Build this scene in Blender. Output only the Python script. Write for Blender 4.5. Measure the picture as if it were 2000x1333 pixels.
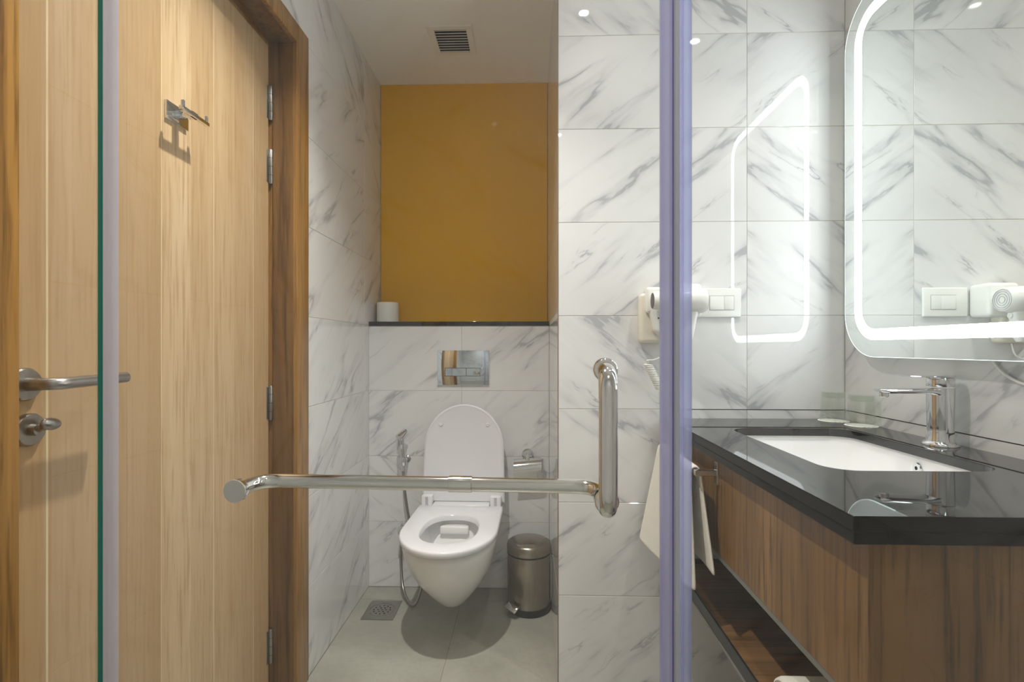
import bpy, bmesh, math, random
from mathutils import Vector, Matrix
for o in list(bpy.data.objects): bpy.data.objects.remove(o)
SC = bpy.context.scene
COL = SC.collection
PI = math.pi
random.seed(7)

# ------------------------------------------------------------------ camera, world, exposure
YAW = math.atan(31/1010)
cam_d = bpy.data.cameras.new('camera')
cam = bpy.data.objects.new('camera', cam_d); COL.objects.link(cam)
cam.location = (0, 0, 1.10)
cam.rotation_euler = (PI/2, 0, YAW)
cam_d.sensor_width = 36; cam_d.lens = 1010/2000*36
cam_d.shift_y = (678-666.5)/2000
cam_d.clip_start = 0.01
cam_d.dof.use_dof = True; cam_d.dof.focus_distance = 1.75; cam_d.dof.aperture_fstop = 9
SC.camera = cam
world = bpy.data.worlds.new('world'); SC.world = world; world.use_nodes = True
world.node_tree.nodes['Background'].inputs[0].default_value = (0.9, 0.95, 1, 1)
world.node_tree.nodes['Background'].inputs[1].default_value = 0.02
SC.view_settings.view_transform = 'Standard'; SC.view_settings.look = 'None'
SC.view_settings.exposure = 0.15; SC.view_settings.gamma = 1.0
SC.view_settings.use_curve_mapping = False
DOWNLIGHT = 200.0       # radiance of a downlight lens
BEAM = 4.2             # watts in the beam of a downlight
WARM = (1, .962, .905)
MIRROR_LED = 16.8       # radiance of the frosted band in the mirror
try:
    SC.cycles.use_denoising = True; SC.cycles.use_adaptive_sampling = True; SC.cycles.adaptive_threshold = .035; SC.cycles.adaptive_min_samples = 20
    SC.cycles.max_bounces = 9; SC.cycles.diffuse_bounces = 5; SC.cycles.glossy_bounces = 6
    SC.cycles.transparent_max_bounces = 24; SC.cycles.transmission_bounces = 10
    SC.cycles.sample_clamp_indirect = 8; SC.cycles.blur_glossy = 0.15
except Exception: pass

# main dimensions (metres): x right, y into the room, z up
XL, XR = -0.730, 1.003          # side walls
YP = 1.668                      # partition with the switches
XN = 0.097                      # right side of the toilet niche
YB, YY = 2.352, 2.545           # boxed-in cistern wall, wall above the ledge
YS = -0.22                      # shower wall behind the camera
ZC = 2.40
GY = 0.690                      # near face of the shower glass
CT = 0.872                      # counter height

# ------------------------------------------------------------------ materials
def srgb(r, g, b):
    f = lambda c: ((c/255+0.055)/1.055)**2.4 if c/255 > 0.04045 else c/255/12.92
    return (f(r), f(g), f(b), 1)
class NT:
    def __init__(s, name):
        s.m = bpy.data.materials.new(name); s.m.use_nodes = True
        s.t = s.m.node_tree; s.t.nodes.clear()
        s.out = s.n('ShaderNodeOutputMaterial')
    def n(s, typ, **kw):
        nd = s.t.nodes.new(typ)
        for k, v in kw.items(): setattr(nd, k, v)
        return nd
    def l(s, a, b): s.t.links.new(a, b)
    def val(s, nd, i, v):
        if hasattr(v, 'is_linked') or isinstance(v, bpy.types.NodeSocket): s.l(v, nd.inputs[i])
        else: nd.inputs[i].default_value = v
    def math(s, op, a, b=0.0, clamp=False):
        nd = s.n('ShaderNodeMath', operation=op, use_clamp=clamp); s.val(nd, 0, a); s.val(nd, 1, b); return nd.outputs[0]
    def vmath(s, op, a, b):
        nd = s.n('ShaderNodeVectorMath', operation=op); s.val(nd, 0, a); s.val(nd, 1, b); return nd.outputs[0]
    def noise(s, vec, scale, detail=4, rough=.5, dist=0.0):
        nd = s.n('ShaderNodeTexNoise'); s.l(vec, nd.inputs['Vector'])
        nd.inputs['Scale'].default_value = scale; nd.inputs['Detail'].default_value = detail
        nd.inputs['Roughness'].default_value = rough; nd.inputs['Distortion'].default_value = dist
        return nd.outputs['Fac']
    def rng(s, v, a, b, c, d, smooth=True):
        nd = s.n('ShaderNodeMapRange', interpolation_type='SMOOTHSTEP' if smooth else 'LINEAR'); s.l(v, nd.inputs[0])
        for i, q in enumerate((a, b, c, d)): nd.inputs[i+1].default_value = q
        return nd.outputs[0]
    def mix(s, f, a, b):
        nd = s.n('ShaderNodeMix', data_type='RGBA'); s.val(nd, 0, f); s.val(nd, 6, a); s.val(nd, 7, b); return nd.outputs[2]
    def coord(s, rot=(0,0,0), scale=(1,1,1), rnd=37.0):
        tc = s.n('ShaderNodeTexCoord').outputs['Object']
        oi = s.n('ShaderNodeObjectInfo').outputs['Random']
        mp = s.n('ShaderNodeMapping'); mp.inputs['Rotation'].default_value = rot; mp.inputs['Scale'].default_value = scale
        s.l(tc, mp.inputs['Vector'])
        off = s.n('ShaderNodeCombineXYZ'); r = s.math('MULTIPLY', oi, rnd)
        s.l(r, off.inputs[0]); s.l(s.math('MULTIPLY', r, 1.7), off.inputs[1]); s.l(s.math('MULTIPLY', r, 2.3), off.inputs[2])
        return s.vmath('ADD', mp.outputs[0], off.outputs[0]), oi
    def bsdf(s, color, rough=.5, metal=0, spec=.5, coat=0, normal=None, **kw):
        b = s.n('ShaderNodeBsdfPrincipled'); s.val(b, 'Base Color', color); s.val(b, 'Roughness', rough)
        b.inputs['Metallic'].default_value = metal; b.inputs['Specular IOR Level'].default_value = spec
        b.inputs['Coat Weight'].default_value = coat; b.inputs['Coat Roughness'].default_value = .03
        for k, v in kw.items(): b.inputs[k.replace('_', ' ')].default_value = v
        if normal is not None: s.l(normal, b.inputs['Normal'])
        s.l(b.outputs[0], s.out.inputs[0]); return b
    def bump(s, h, strength=.2, dist=.002):
        b = s.n('ShaderNodeBump'); b.inputs['Strength'].default_value = strength; b.inputs['Distance'].default_value = dist
        s.l(h, b.inputs['Height']); return b.outputs[0]
M = {}
def plain(name, col, rough=.5, metal=0, spec=.5, coat=0, **kw):
    t = NT(name)
    v, r = t.coord(scale=(1,1,1))
    n = t.noise(v, 40, 3)
    c = t.mix(t.math('MULTIPLY', n, .12), col, tuple(x*.75 for x in col[:3])+(1,))
    t.bsdf(c, rough, metal, spec, coat, **kw); M[name] = t.m; return t.m

def marble(name, base, vein, dark=1.0):
    t = NT(name)
    tc = t.n('ShaderNodeTexCoord').outputs['Object']
    oi = t.n('ShaderNodeObjectInfo').outputs['Random']
    # some tiles carry their veins the other way round
    flip = t.math('SUBTRACT', t.math('MULTIPLY', t.math('GREATER_THAN', t.math('FRACT', t.math('MULTIPLY', oi, 7.3)), .33), 2.0), 1.0)
    fv = t.n('ShaderNodeCombineXYZ'); t.l(flip, fv.inputs[0]); fv.inputs[1].default_value = 1; fv.inputs[2].default_value = 1
    p = t.vmath('MULTIPLY', tc, fv.outputs[0])
    off = t.n('ShaderNodeCombineXYZ'); t.l(t.math('MULTIPLY', oi, 23.0), off.inputs[0]); t.l(t.math('MULTIPLY', oi, 41.0), off.inputs[1]); t.l(t.math('MULTIPLY', oi, 11.0), off.inputs[2])
    rot = t.n('ShaderNodeMapping', vector_type='POINT'); rot.inputs['Rotation'].default_value = (0, 0, math.radians(-38)); t.l(p, rot.inputs[0])
    st = t.n('ShaderNodeMapping'); st.inputs['Scale'].default_value = (1.0, 4.6, 1.0); t.l(rot.outputs[0], st.inputs[0])
    q = t.vmath('ADD', st.outputs[0], off.outputs[0])
    n1 = t.noise(q, 1.55, 5, .50, .16)
    n2 = t.noise(t.vmath('ADD', q, (7.7, 3.1, 1.9)), 2.0, 6, .54, .25)
    m1 = t.noise(t.vmath('ADD', q, (3.7, 9.1, 5.9)), 2.4, 3, .5)
    m2 = t.noise(t.vmath('ADD', q, (13.7, 1.1, 2.9)), 3.4, 3, .5)
    d1 = t.math('ABSOLUTE', t.math('SUBTRACT', n1, .5)); d2 = t.math('ABSOLUTE', t.math('SUBTRACT', n2, .5))
    v1 = t.math('MULTIPLY', t.rng(d1, 0, .020, 1, 0), t.rng(m1, .47, .70, .0, 1))
    s1 = t.math('MULTIPLY', t.rng(d1, 0, .075, 1, 0), t.rng(m1, .40, .68, .0, .55))
    v2 = t.math('MULTIPLY', t.rng(d2, 0, .010, 1, 0), t.rng(m2, .51, .70, 0, .85))
    s2 = t.math('MULTIPLY', t.rng(d2, 0, .05, 1, 0), t.rng(m2, .48, .7, 0, .28))
    a = t.math('ADD', t.math('ADD', v1, s1), t.math('ADD', v2, s2), clamp=True)
    a = t.math('MULTIPLY', a, dark)
    cloud = t.rng(t.noise(q, .9, 3), .35, .75, 0, .10)
    c = t.mix(cloud, base, vein); c = t.mix(a, c, vein)
    wav = t.noise(t.vmath('ADD', tc, off.outputs[0]), 9, 2)
    t.bsdf(c, .022, 0, .5, 0, t.bump(wav, .02, .004)); M[name] = t.m
marble('marble', srgb(228,228,228), srgb(146,148,156), .66)

t = NT('floor_stone')
v, r = t.coord()
n = t.noise(v, 5, 6, .6, .3); n2 = t.noise(v, 60, 4)
c = t.mix(t.rng(n, .3, .7, 0, 1), srgb(150,149,138), srgb(166,165,154))
c = t.mix(t.rng(n2, .4, .7, 0, .25), c, srgb(138,136,125))
t.bsdf(c, .3, 0, .4, 0, t.bump(n2, .05, .002)); M['floor_stone'] = t.m

def wood(name, a, b, dk, rough=.42, ax='z', fine=1.0, coat=0, var=.35, wig=.25):
    t = NT(name)
    sc = {'z': (1,1,.045), 'x': (.045,1,1), 'y': (1,.045,1)}[ax]
    v, r = t.coord(scale=sc)
    n1 = t.noise(v, 22*fine, 5, .6, wig); n2 = t.noise(v, 120*fine, 4, .6, .1); n3 = t.noise(v, 5*fine, 2, .5, .3)
    c = t.mix(t.rng(n1, .36, .64, 0, 1), a, b)
    c = t.mix(t.rng(n3, .35, .7, 0, .5), c, b)
    c = t.mix(t.rng(n2, .46, .70, 0, .75), c, dk)
    c = t.mix(t.math('MULTIPLY', r, var), c, dk)
    t.bsdf(c, rough, 0, .4, coat, t.bump(n2, .08, .001)); M[name] = t.m
wood('door_oak', srgb(206,180,144), srgb(190,160,120), srgb(164,132,92), .38, var=.85)
wood('oak_pale', srgb(222,202,166), srgb(212,190,150), srgb(196,170,128), .38, var=.1)
wood('frame_teak', srgb(172,128,68), srgb(142,102,50), srgb(92,62,28), .32, fine=.8, var=.1)
wood('cabinet_walnut', srgb(146,110,66), srgb(112,80,42), srgb(68,46,22), .38, fine=.75, var=.0)
wood('shelf_walnut', srgb(128,94,58), srgb(98,70,40), srgb(66,45,24), .4, ax='x', fine=.8, var=.0)
wood('jamb_dark', srgb(134,98,52), srgb(104,74,38), srgb(62,42,22), .3, fine=.6, var=.1, wig=.8)

t = NT('mustard_panel')
v, r = t.coord(); n = t.noise(v, 2.5, 3)
t.bsdf(t.mix(t.rng(n, .3, .7, 0, .15), srgb(240,182,0), srgb(230,172,0)), .55, 0, .12); M['mustard_panel'] = t.m

t = NT('black_granite')
v, r = t.coord(); n = t.noise(v, 420, 2); n2 = t.noise(v, 60, 3)
c = t.mix(t.rng(n, .68, .82, 0, .4), srgb(7,7,8), srgb(50,52,56))
t.bsdf(c, .02, 0, .7); M['black_granite'] = t.m

plain('ceiling_paint', srgb(246,244,240), .75)
plain('grout', srgb(196,192,178), .8)
plain('floor_grout', srgb(140,130,112), .85)
plain('ceramic', srgb(238,238,238), .06, coat=.4)
plain('seat_plastic', srgb(232,232,236), .16)
plain('white_plastic', srgb(236,236,232), .25)
plain('cream_plastic', srgb(228,222,208), .3)
plain('black_plastic', srgb(20,20,21), .35)
plain('grey_trim', srgb(128,128,122), .35, .3)
plain('grey_light', srgb(186,186,188), .4)
t = NT('granite_edge')
v, r = t.coord(); n = t.noise(v, 420, 2)
t.bsdf(t.mix(t.rng(n, .68, .82, 0, .4), srgb(10,10,11), srgb(50,50,54)), .38, 0, .12); M['granite_edge'] = t.m
plain('dark_gap', srgb(22,20,18), .8)
plain('corner_bead', srgb(128,104,88), .5)
plain('chrome', (.78,.79,.80,1), .05, 1)
plain('bar_chrome', (.74,.73,.70,1), .07, 1)
plain('plate_chrome', (.70,.75,.80,1), .03, 1)
plain('paper', srgb(238,236,230), .9)
plain('ink', srgb(110,108,104), .9)
plain('disc_grey', srgb(196,190,184), .45)
plain('vent_plastic', srgb(240,237,228), .5)
plain('glass_edge', srgb(0,112,88), .12)
t = NT('steel')
v, r = t.coord(scale=(1,1,.02)); n = t.noise(v, 260, 3)
t.bsdf(t.mix(n, (.42,.40,.37,1), (.28,.27,.25,1)), .30, 1); M['steel'] = t.m
t = NT('bin_steel')
v, r = t.coord(scale=(1,1,.02)); n = t.noise(v, 300, 3)
t.bsdf(t.mix(n, (.44,.40,.34,1), (.30,.27,.23,1)), .24, 1); M['bin_steel'] = t.m
def soft_pvc(t, col, f=.7, clear=.25):
    b = t.bsdf(col, .16, 0, .5, .5)
    tl = t.n('ShaderNodeBsdfTranslucent'); t.val(tl, 0, col)
    mx = t.n('ShaderNodeMixShader'); mx.inputs[0].default_value = f
    t.l(b.outputs[0], mx.inputs[1]); t.l(tl.outputs[0], mx.inputs[2])
    tr = t.n('ShaderNodeBsdfTransparent'); t.val(tr, 0, col)
    m2 = t.n('ShaderNodeMixShader'); m2.inputs[0].default_value = clear
    t.l(mx.outputs[0], m2.inputs[1]); t.l(tr.outputs[0], m2.inputs[2]); t.l(m2.outputs[0], t.out.inputs[0])
t = NT('seal_clear'); v, r = t.coord(scale=(1,1,.05)); n = t.noise(v, 30, 2)
soft_pvc(t, t.mix(n, srgb(222,221,230), srgb(228,227,234))); M['seal_clear'] = t.m
t = NT('seal_pvc')
v, r = t.coord(scale=(1,1,.05)); n = t.noise(v, 30, 2)
soft_pvc(t, t.mix(n, srgb(212,212,234), srgb(220,220,240)), .7, .35)
M['seal_pvc'] = t.m
t = NT('seal_highlight'); v, r = t.coord(scale=(1,1,.05)); n = t.noise(v, 30, 2)
soft_pvc(t, t.mix(n, srgb(240,241,253), srgb(246,247,255)), .7, .75); M['seal_highlight'] = t.m  # near-white, mostly clear: highlight on the seal put into the colour
t = NT('seal_highlight2'); v, r = t.coord(scale=(1,1,.05)); n = t.noise(v, 30, 2)
soft_pvc(t, t.mix(n, srgb(216,219,240), srgb(226,229,245)), .8, .6); M['seal_highlight2'] = t.m
plain('seal_grey', srgb(196,197,206), .25)
plain('seal_dark', srgb(84,80,140), .3)
plain('towel_bar_chrome', (.7,.71,.72,1), .05, 1)
t = NT('terry')
v, r = t.coord(); n = t.noise(v, 420, 3, .7); n2 = t.noise(v, 30, 2)
t.bsdf(t.mix(n2, srgb(236,232,222), srgb(224,219,207)), .95, 0, .1, 0, t.bump(n, .7, .004), Sheen_Weight=.3); M['terry'] = t.m
plain('mirror', (.90,.93,.91,1), .004, 1)

def clear_glass(name, tint, ior=1.5):
    t = NT(name)
    g = t.n('ShaderNodeNewGeometry')
    i = t.n('ShaderNodeMix', data_type='FLOAT'); t.l(g.outputs['Backfacing'], i.inputs[0]); i.inputs[2].default_value = ior; i.inputs[3].default_value = 1/ior
    fr = t.n('ShaderNodeFresnel'); t.l(i.outputs[0], fr.inputs['IOR'])
    tr = t.n('ShaderNodeBsdfTransparent'); tr.inputs[0].default_value = tint
    gl = t.n('ShaderNodeBsdfGlossy'); gl.inputs['Roughness'].default_value = 0.0; gl.inputs[0].default_value = (1,1,1,1)
    mx = t.n('ShaderNodeMixShader'); t.l(fr.outputs[0], mx.inputs[0]); t.l(tr.outputs[0], mx.inputs[1]); t.l(gl.outputs[0], mx.inputs[2])
    t.l(mx.outputs[0], t.out.inputs[0]); M[name] = t.m
clear_glass('pane_glass', (.985,.993,.987,1))
clear_glass('tumbler_glass', (.955,.965,.955,1))
clear_glass('tumbler_base', (.87,.905,.86,1))

def emit(name, col, strength):
    t = NT(name); e = t.n('ShaderNodeEmission'); e.inputs[0].default_value = col; e.inputs[1].default_value = strength
    t.l(e.outputs[0], t.out.inputs[0]); M[name] = t.m
emit('downlight_lens', WARM+(1,), DOWNLIGHT)
emit('led_band', (.91, .975, 1.0, 1), MIRROR_LED)
emit('rim_glow', (.82, 1.0, .95, 1), 2.2)  # light leaking through the mirror's glass rim, put in as emission

# ------------------------------------------------------------------ mesh helpers
def meshobj(name, bm, mat, parent=None, smooth=None):
    me = bpy.data.meshes.new(name)
    bmesh.ops.recalc_face_normals(bm, faces=bm.faces)
    bm.to_mesh(me); bm.free()
    if mat: me.materials.append(M[mat])
    o = bpy.data.objects.new(name, me); COL.objects.link(o)
    if parent is not None: o.parent = parent
    if smooth: smoothing(me, smooth)
    return o
def smoothing(me, deg=35):
    for p in me.polygons: p.use_smooth = True
    bm = bmesh.new(); bm.from_mesh(me)
    for e in bm.edges:
        if len(e.link_faces) == 2: e.smooth = e.calc_face_angle(0) < math.radians(deg)
    bm.to_mesh(me); bm.free()
def tag(o, label=None, cat=None, group=None, kind=None):
    if label: o['label'] = label
    if cat: o['category'] = cat
    if group: o['group'] = group
    if kind: o['kind'] = kind
    return o
def thing(name, label, cat, loc=(0,0,0), group=None, kind=None):
    o = bpy.data.objects.new(name, None); COL.objects.link(o); o.location = loc; o.empty_display_size = .02
    return tag(o, label, cat, group, kind)
def box(bm, x0, x1, y0, y1, z0, z1, bev=0, seg=2):
    vs = [bm.verts.new((x, y, z)) for x in (x0, x1) for y in (y0, y1) for z in (z0, z1)]
    f = [bm.faces.new([vs[i] for i in q]) for q in ((0,1,3,2),(4,6,7,5),(0,4,5,1),(2,3,7,6),(0,2,6,4),(1,5,7,3))]
    if bev:
        es = list({e for q in f for e in q.edges})
        bmesh.ops.bevel(bm, geom=es, offset=bev, segments=seg, profile=.5, affect='EDGES')
    return bm
def bx(name, dims, mat, parent=None, bev=0, seg=2, loc=(0,0,0)):
    x0,x1,y0,y1,z0,z1 = dims
    bm = box(bmesh.new(), x0-loc[0],x1-loc[0],y0-loc[1],y1-loc[1],z0-loc[2],z1-loc[2], bev, seg)
    return meshobj(name, bm, mat, parent, 40 if bev and seg > 1 else None)
def lathe(bm, prof, n=40, axis='z', c=(0,0,0), cap=True, caps=(True, True)):
    c = Vector(c); rings = []
    for r, h in prof:
        ring = []
        for k in range(n):
            a = 2*PI*k/n; u, w = r*math.cos(a), r*math.sin(a)
            p = {'z': (u, w, h), 'x': (h, u, w), 'y': (u, h, w)}[axis]
            ring.append(bm.verts.new(Vector(p)+c))
        rings.append(ring)
    for A, B in zip(rings, rings[1:]):
        for k in range(n): bm.faces.new((A[k], A[(k+1)%n], B[(k+1)%n], B[k]))
    if caps[0]: bm.faces.new(rings[0])
    if caps[1]: bm.faces.new(rings[-1])
    return bm
def tube(bm, pts, r, n=16, closed=False, caps=True):
    pts = [Vector(p) for p in pts]; rad = r if isinstance(r, (list, tuple)) else [r]*len(pts)
    rings = []; N = len(pts); up = None
    for i, p in enumerate(pts):
        a = pts[i-1] if i else p; b = pts[i+1] if i < N-1 else p
        d = (b-a).normalized()
        if up is None:
            up = Vector((0,0,1)) if abs(d.z) < .9 else Vector((1,0,0))
        s = d.cross(up).normalized(); up = s.cross(d).normalized()
        rings.append([bm.verts.new(p+rad[i]*(math.cos(2*PI*k/n)*s+math.sin(2*PI*k/n)*up)) for k in range(n)])
    for A, B in zip(rings, rings[1:]):
        for k in range(n): bm.faces.new((A[k], A[(k+1)%n], B[(k+1)%n], B[k]))
    if caps: bm.faces.new(rings[0]); bm.faces.new(rings[-1])
    return bm
def spline(pts, k=8):
    P = [Vector(p) for p in pts]; P = [2*P[0]-P[1]]+P+[2*P[-1]-P[-2]]; out = []
    for i in range(1, len(P)-2):
        for j in range(k):
            s = j/k; a, b, c, d = P[i-1:i+3]
            out.append(.5*((2*b)+(c-a)*s+(2*a-5*b+4*c-d)*s*s+(3*b-a-3*c+d)*s**3))
    return out+[P[-2]]
def arc_path(pts, rad, k=8):
    """polyline with its corners rounded"""
    P = [Vector(p) for p in pts]; out = [P[0]]
    for a, b, c in zip(P, P[1:], P[2:]):
        d1 = (a-b).normalized(); d2 = (c-b).normalized(); p1 = b+d1*rad; p2 = b+d2*rad
        for j in range(k+1):
            s = j/k; out.append((1-s)**2*p1+2*s*(1-s)*b+s*s*p2)
    return out+[P[-1]]
def rrect(x0, x1, y0, y1, r, n=8):
    pts = []
    for cx, cy, a0 in ((x1-r, y1-r, 0), (x0+r, y1-r, PI/2), (x0+r, y0+r, PI), (x1-r, y0+r, 1.5*PI)):
        for k in range(n+1):
            a = a0+PI/2*k/n; pts.append((cx+r*math.cos(a), cy+r*math.sin(a)))
    return pts
def loft(bm, rings, closed_u=True, cap0=False, cap1=False):
    R = [[bm.verts.new(p) for p in ring] for ring in rings]; n = len(R[0])
    for A, B in zip(R, R[1:]):
        for k in range(n if closed_u else n-1): bm.faces.new((A[k], A[(k+1)%n], B[(k+1)%n], B[k]))
    if cap0: bm.faces.new(R[0])
    if cap1: bm.faces.new(R[-1])
    return R
def plate_with_holes(bm, outer, holes, z0, z1):
    """flat slab (xy outline, holes) between z0 and z1"""
    loops = [outer]+holes; es = []; V = []
    for lp in loops:
        vs = [bm.verts.new((p[0], p[1], z1)) for p in lp]; V.append(vs)
        for i in range(len(vs)): es.append(bm.edges.new((vs[i], vs[(i+1)%len(vs)])))
    g = bmesh.ops.triangle_fill(bm, use_beauty=True, use_dissolve=False, edges=es)
    top = [f for f in g['geom'] if isinstance(f, bmesh.types.BMFace)]
    mp = {v: bm.verts.new((v.co.x, v.co.y, z0)) for vs in V for v in vs}
    for f in top: bm.faces.new([mp[v] for v in reversed(f.verts)])
    for vs in V:
        for i in range(len(vs)):
            a, b = vs[i], vs[(i+1)%len(vs)]; bm.faces.new((a, b, mp[b], mp[a]))
    return bm
def circ(cx, cy, r, n=24): return [(cx+r*math.cos(2*PI*k/n), cy+r*math.sin(2*PI*k/n)) for k in range(n)]
def place(o, loc, u, v):
    u, v = Vector(u), Vector(v); w = u.cross(v)
    o.matrix_local = Matrix(((u.x, v.x, w.x, loc[0]), (u.y, v.y, w.y, loc[1]), (u.z, v.z, w.z, loc[2]), (0,0,0,1)))

TILE = {}
def tile(parent, o3, u, v, u0, u1, v0, v1, mat='marble', name='tile', gap=.0009):
    """one ceramic tile; its face is the plane through o3 spanned by u, v"""
    w, h = u1-u0-2*gap, v1-v0-2*gap
    key = (round(w, 4), round(h, 4), mat)
    if key not in TILE:
        bm = box(bmesh.new(), -w/2, w/2, -h/2, h/2, -.004, 0)
        es = [e for e in bm.edges if all(abs(q.co.z) < 1e-6 for q in e.verts)]
        bmesh.ops.bevel(bm, geom=es, offset=.0007, segments=1, affect='EDGES')
        bmesh.ops.recalc_face_normals(bm, faces=bm.faces)
        me = bpy.data.meshes.new(name); bm.to_mesh(me); bm.free(); me.materials.append(M[mat]); TILE[key] = me
    o = bpy.data.objects.new(name, TILE[key]); COL.objects.link(o); o.parent = parent
    c = Vector(o3)+Vector(u)*((u0+u1)/2)+Vector(v)*((v0+v1)/2)
    place(o, c, u, v); return o
def tiles(parent, o3, u, v, us, vs, **kw):
    for a, b in zip(us, us[1:]):
        for c, d in zip(vs, vs[1:]): tile(parent, o3, u, v, a, b, c, d, **kw)
ROWS = [0, .3, .6, .9, 1.2, 1.5, 1.8, 2.1, 2.4]
G = .0011   # how far the grout lies behind the tile faces

# ------------------------------------------------------------------ room shell
fl = bx('floor', (XL-.15, XR+.12, YS-.12, YY+.12, -.10, -G), 'floor_grout')
tag(fl, 'pale grey stone-look tiled floor under the toilet', 'floor', kind='structure')
tiles(fl, (0,0,0), (1,0,0), (0,1,0), [XL, -.288, .312, XR], [YS, .12, .70, 1.04, 1.64, 2.235, YB], mat='floor_stone', name='floor_tile')
ce = bx('ceiling', (XL-.15, XR+.12, YS-.12, YY+.12, ZC, ZC+.10), 'ceiling_paint')
tag(ce, 'plain off-white painted ceiling above the toilet niche', 'ceiling', kind='structure')

# left wall, with the door opening left free
OY0, OY1, OZ = .63, 1.69, 2.12       # outside of the door frame
bm = bmesh.new()
box(bm, XL-.12, XL-G, OY1, YY, 0, ZC); box(bm, XL-.12, XL-G, YS, OY0, 0, ZC); box(bm, XL-.12, XL-G, OY0, OY1, OZ, ZC)
wl = meshobj('wall_left', bm, 'grout'); tag(wl, 'left wall of white marble-look tiles around the wooden door', 'wall', kind='structure')
U, V = (0,1,0), (0,0,1)
tiles(wl, (XL,0,0), U, V, [OY1, 2.29, YY], ROWS[:-1])
tiles(wl, (XL,0,0), U, V, [OY1, 2.29, YY], [2.1, 2.4])
tiles(wl, (XL,0,0), U, V, [OY0, 1.09, OY1], [2.12, 2.4])
tiles(wl, (XL,0,0), U, V, [YS, .08, OY0], ROWS)
# lower back wall behind the toilet (boxed-in cistern)
wb = bx('wall_back', (XL, XN, YB+G, YY-.001, 0, 1.196), 'grout')
tag(wb, 'low boxed-in wall of marble-look tiles behind the toilet', 'wall', kind='structure')
tiles(wb, (0,YB,0), (1,0,0), V, [XL, -.302, XN], [0, .3, .6, .9, 1.196])
wu = bx('wall_rear', (XL-.12, XN+.05, YY+.006, YY+.12, 0, ZC), 'grout')
tag(wu, 'plain wall carrying the mustard panel above the ledge', 'wall', kind='structure')
pan = bx('accent_panel', (XL+.001, XN-.001, YY, YY+.006, 1.216, ZC), 'mustard_panel', None, .0008, 1)
tag(pan, 'glossy mustard yellow panel filling the niche above the black ledge', 'wall panel')
led = bx('trim_1', (XL+.001, XN-.001, YB-.004, YY, 1.196, 1.216), 'black_granite', None, .0015, 2)
tag(led, 'thin black stone ledge over the boxed-in toilet wall', 'ledge', kind='structure')
# partition between niche and vanity
wp = bx('wall_partition', (XN+G, XR+.12, YP+G, YY+.12, 0, ZC), 'grout')
tag(wp, 'white marble-look tiled partition with the light switches', 'wall', kind='structure')
tiles(wp, (0,YP,0), (1,0,0), V, [XN, .697, XR], ROWS)
tiles(wp, (XN,0,0), (0,-1,0), V, [-YB, -YP], [0, .3, .6, .9, 1.196])
tiles(wp, (XN,0,0), (0,-1,0), V, [-YY, -2.268, -YP], [1.216, 1.5, 1.8, 2.1, 2.4])
# right wall, shower wall behind the camera
wr = bx('wall_right', (XR+G, XR+.12, YS, YP+G, 0, ZC), 'grout')
tag(wr, 'right marble-look tiled wall behind mirror and basin tap', 'wall', kind='structure')
tiles(wr, (XR,0,0), (0,-1,0), V, [-YP, -1.068, -.468, -YS], ROWS)
ws = bx('wall_shower', (XL-.12, XR+.12, YS-.12, YS-G, 0, ZC), 'grout')
tag(ws, 'marble-look tiled shower wall seen only as reflection in the glass', 'wall', kind='structure')
tiles(ws, (0,YS,0), (-1,0,0), V, [-XR, -.55, .05, .65, -XL], ROWS)

bead = bx('trim_3', (XN-.0012, XN+.0012, YP-.0012, YP+.0012, 0, ZC), 'corner_bead')
tag(bead, 'thin brown edge trim on the corner of the tiled partition', 'trim', kind='structure')
seal = bx('trim_4', (.45, XR-.0004, YP-.0004, YP+.0015, .8992, .9012), 'dark_gap')
tag(seal, 'thin dark sealant joint on the partition just above the counter', 'trim', kind='structure')
seal = bx('trim_5', (XR-.0004, XR+.0015, .71, YP-.0005, .8992, .9012), 'dark_gap')
tag(seal, 'thin dark sealant joint on the right wall just above the counter', 'trim', kind='structure')

# ------------------------------------------------------------------ door and frame
fr = thing('trim_2', 'dark teak frame around the wooden door', 'door frame', (XL, 1.6, 0), kind='structure')
def fpart(name, d, mat, bev=.002):
    o = bx(name, tuple(d), mat, None, bev, 2); o.parent = fr; o.matrix_parent_inverse = Matrix.Translation(-fr.location); return o
XF = XL+.006
JY0, JY1, JZ = .716, 1.602, 2.058
fpart('jamb', (XL-.115, XF, JY1, OY1, 0, OZ), 'frame_teak', .003)
fpart('jamb_lining', (XL-.070, XL-.006, JY1-.004, JY1+.001, 0, JZ), 'jamb_dark', .001)
fpart('jamb', (XL-.115, XF, OY0, JY0, 0, OZ), 'frame_teak', .003)
fpart('head', (XL-.115, XF, JY0-.001, JY1+.001, JZ, OZ), 'frame_teak', .003)
fpart('head_lining', (XL-.070, XL-.006, JY0, JY1-.004, JZ-.004, JZ+.001), 'jamb_dark', .001)
fpart('door_stop', (XL-.1145, XL-.085, JY1-.012, JY1+.001, 0, JZ), 'frame_teak', .001)
fpart('door_stop', (XL-.1145, XL-.085, JY0, JY1-.012, JZ-.014, JZ+.001), 'frame_teak', .001)
XD = -.810   # face of the leaf
DY0, DY1, DZ0, DZ1 = JY0+.004, 1.5905, .008, 2.040
dr = thing('door_1', 'closed light oak veneer door with steel lever handle', 'door', (XD, DY1, DZ0), kind='structure')
def dpart(name, bm, mat, smooth=None, parent=None):
    o = meshobj(name, bm, mat, None, smooth); o.parent = parent or dr
    o.matrix_parent_inverse = Matrix.Translation(-dr.location); return o
dpart('leaf_core', box(bmesh.new(), XD-.040, XD-.0035, DY0, DY1, DZ0, DZ1), 'door_oak')
PL = [DY0, .849, .947, 1.021, 1.120, 1.220, 1.311, 1.404, 1.503, DY1]
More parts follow.
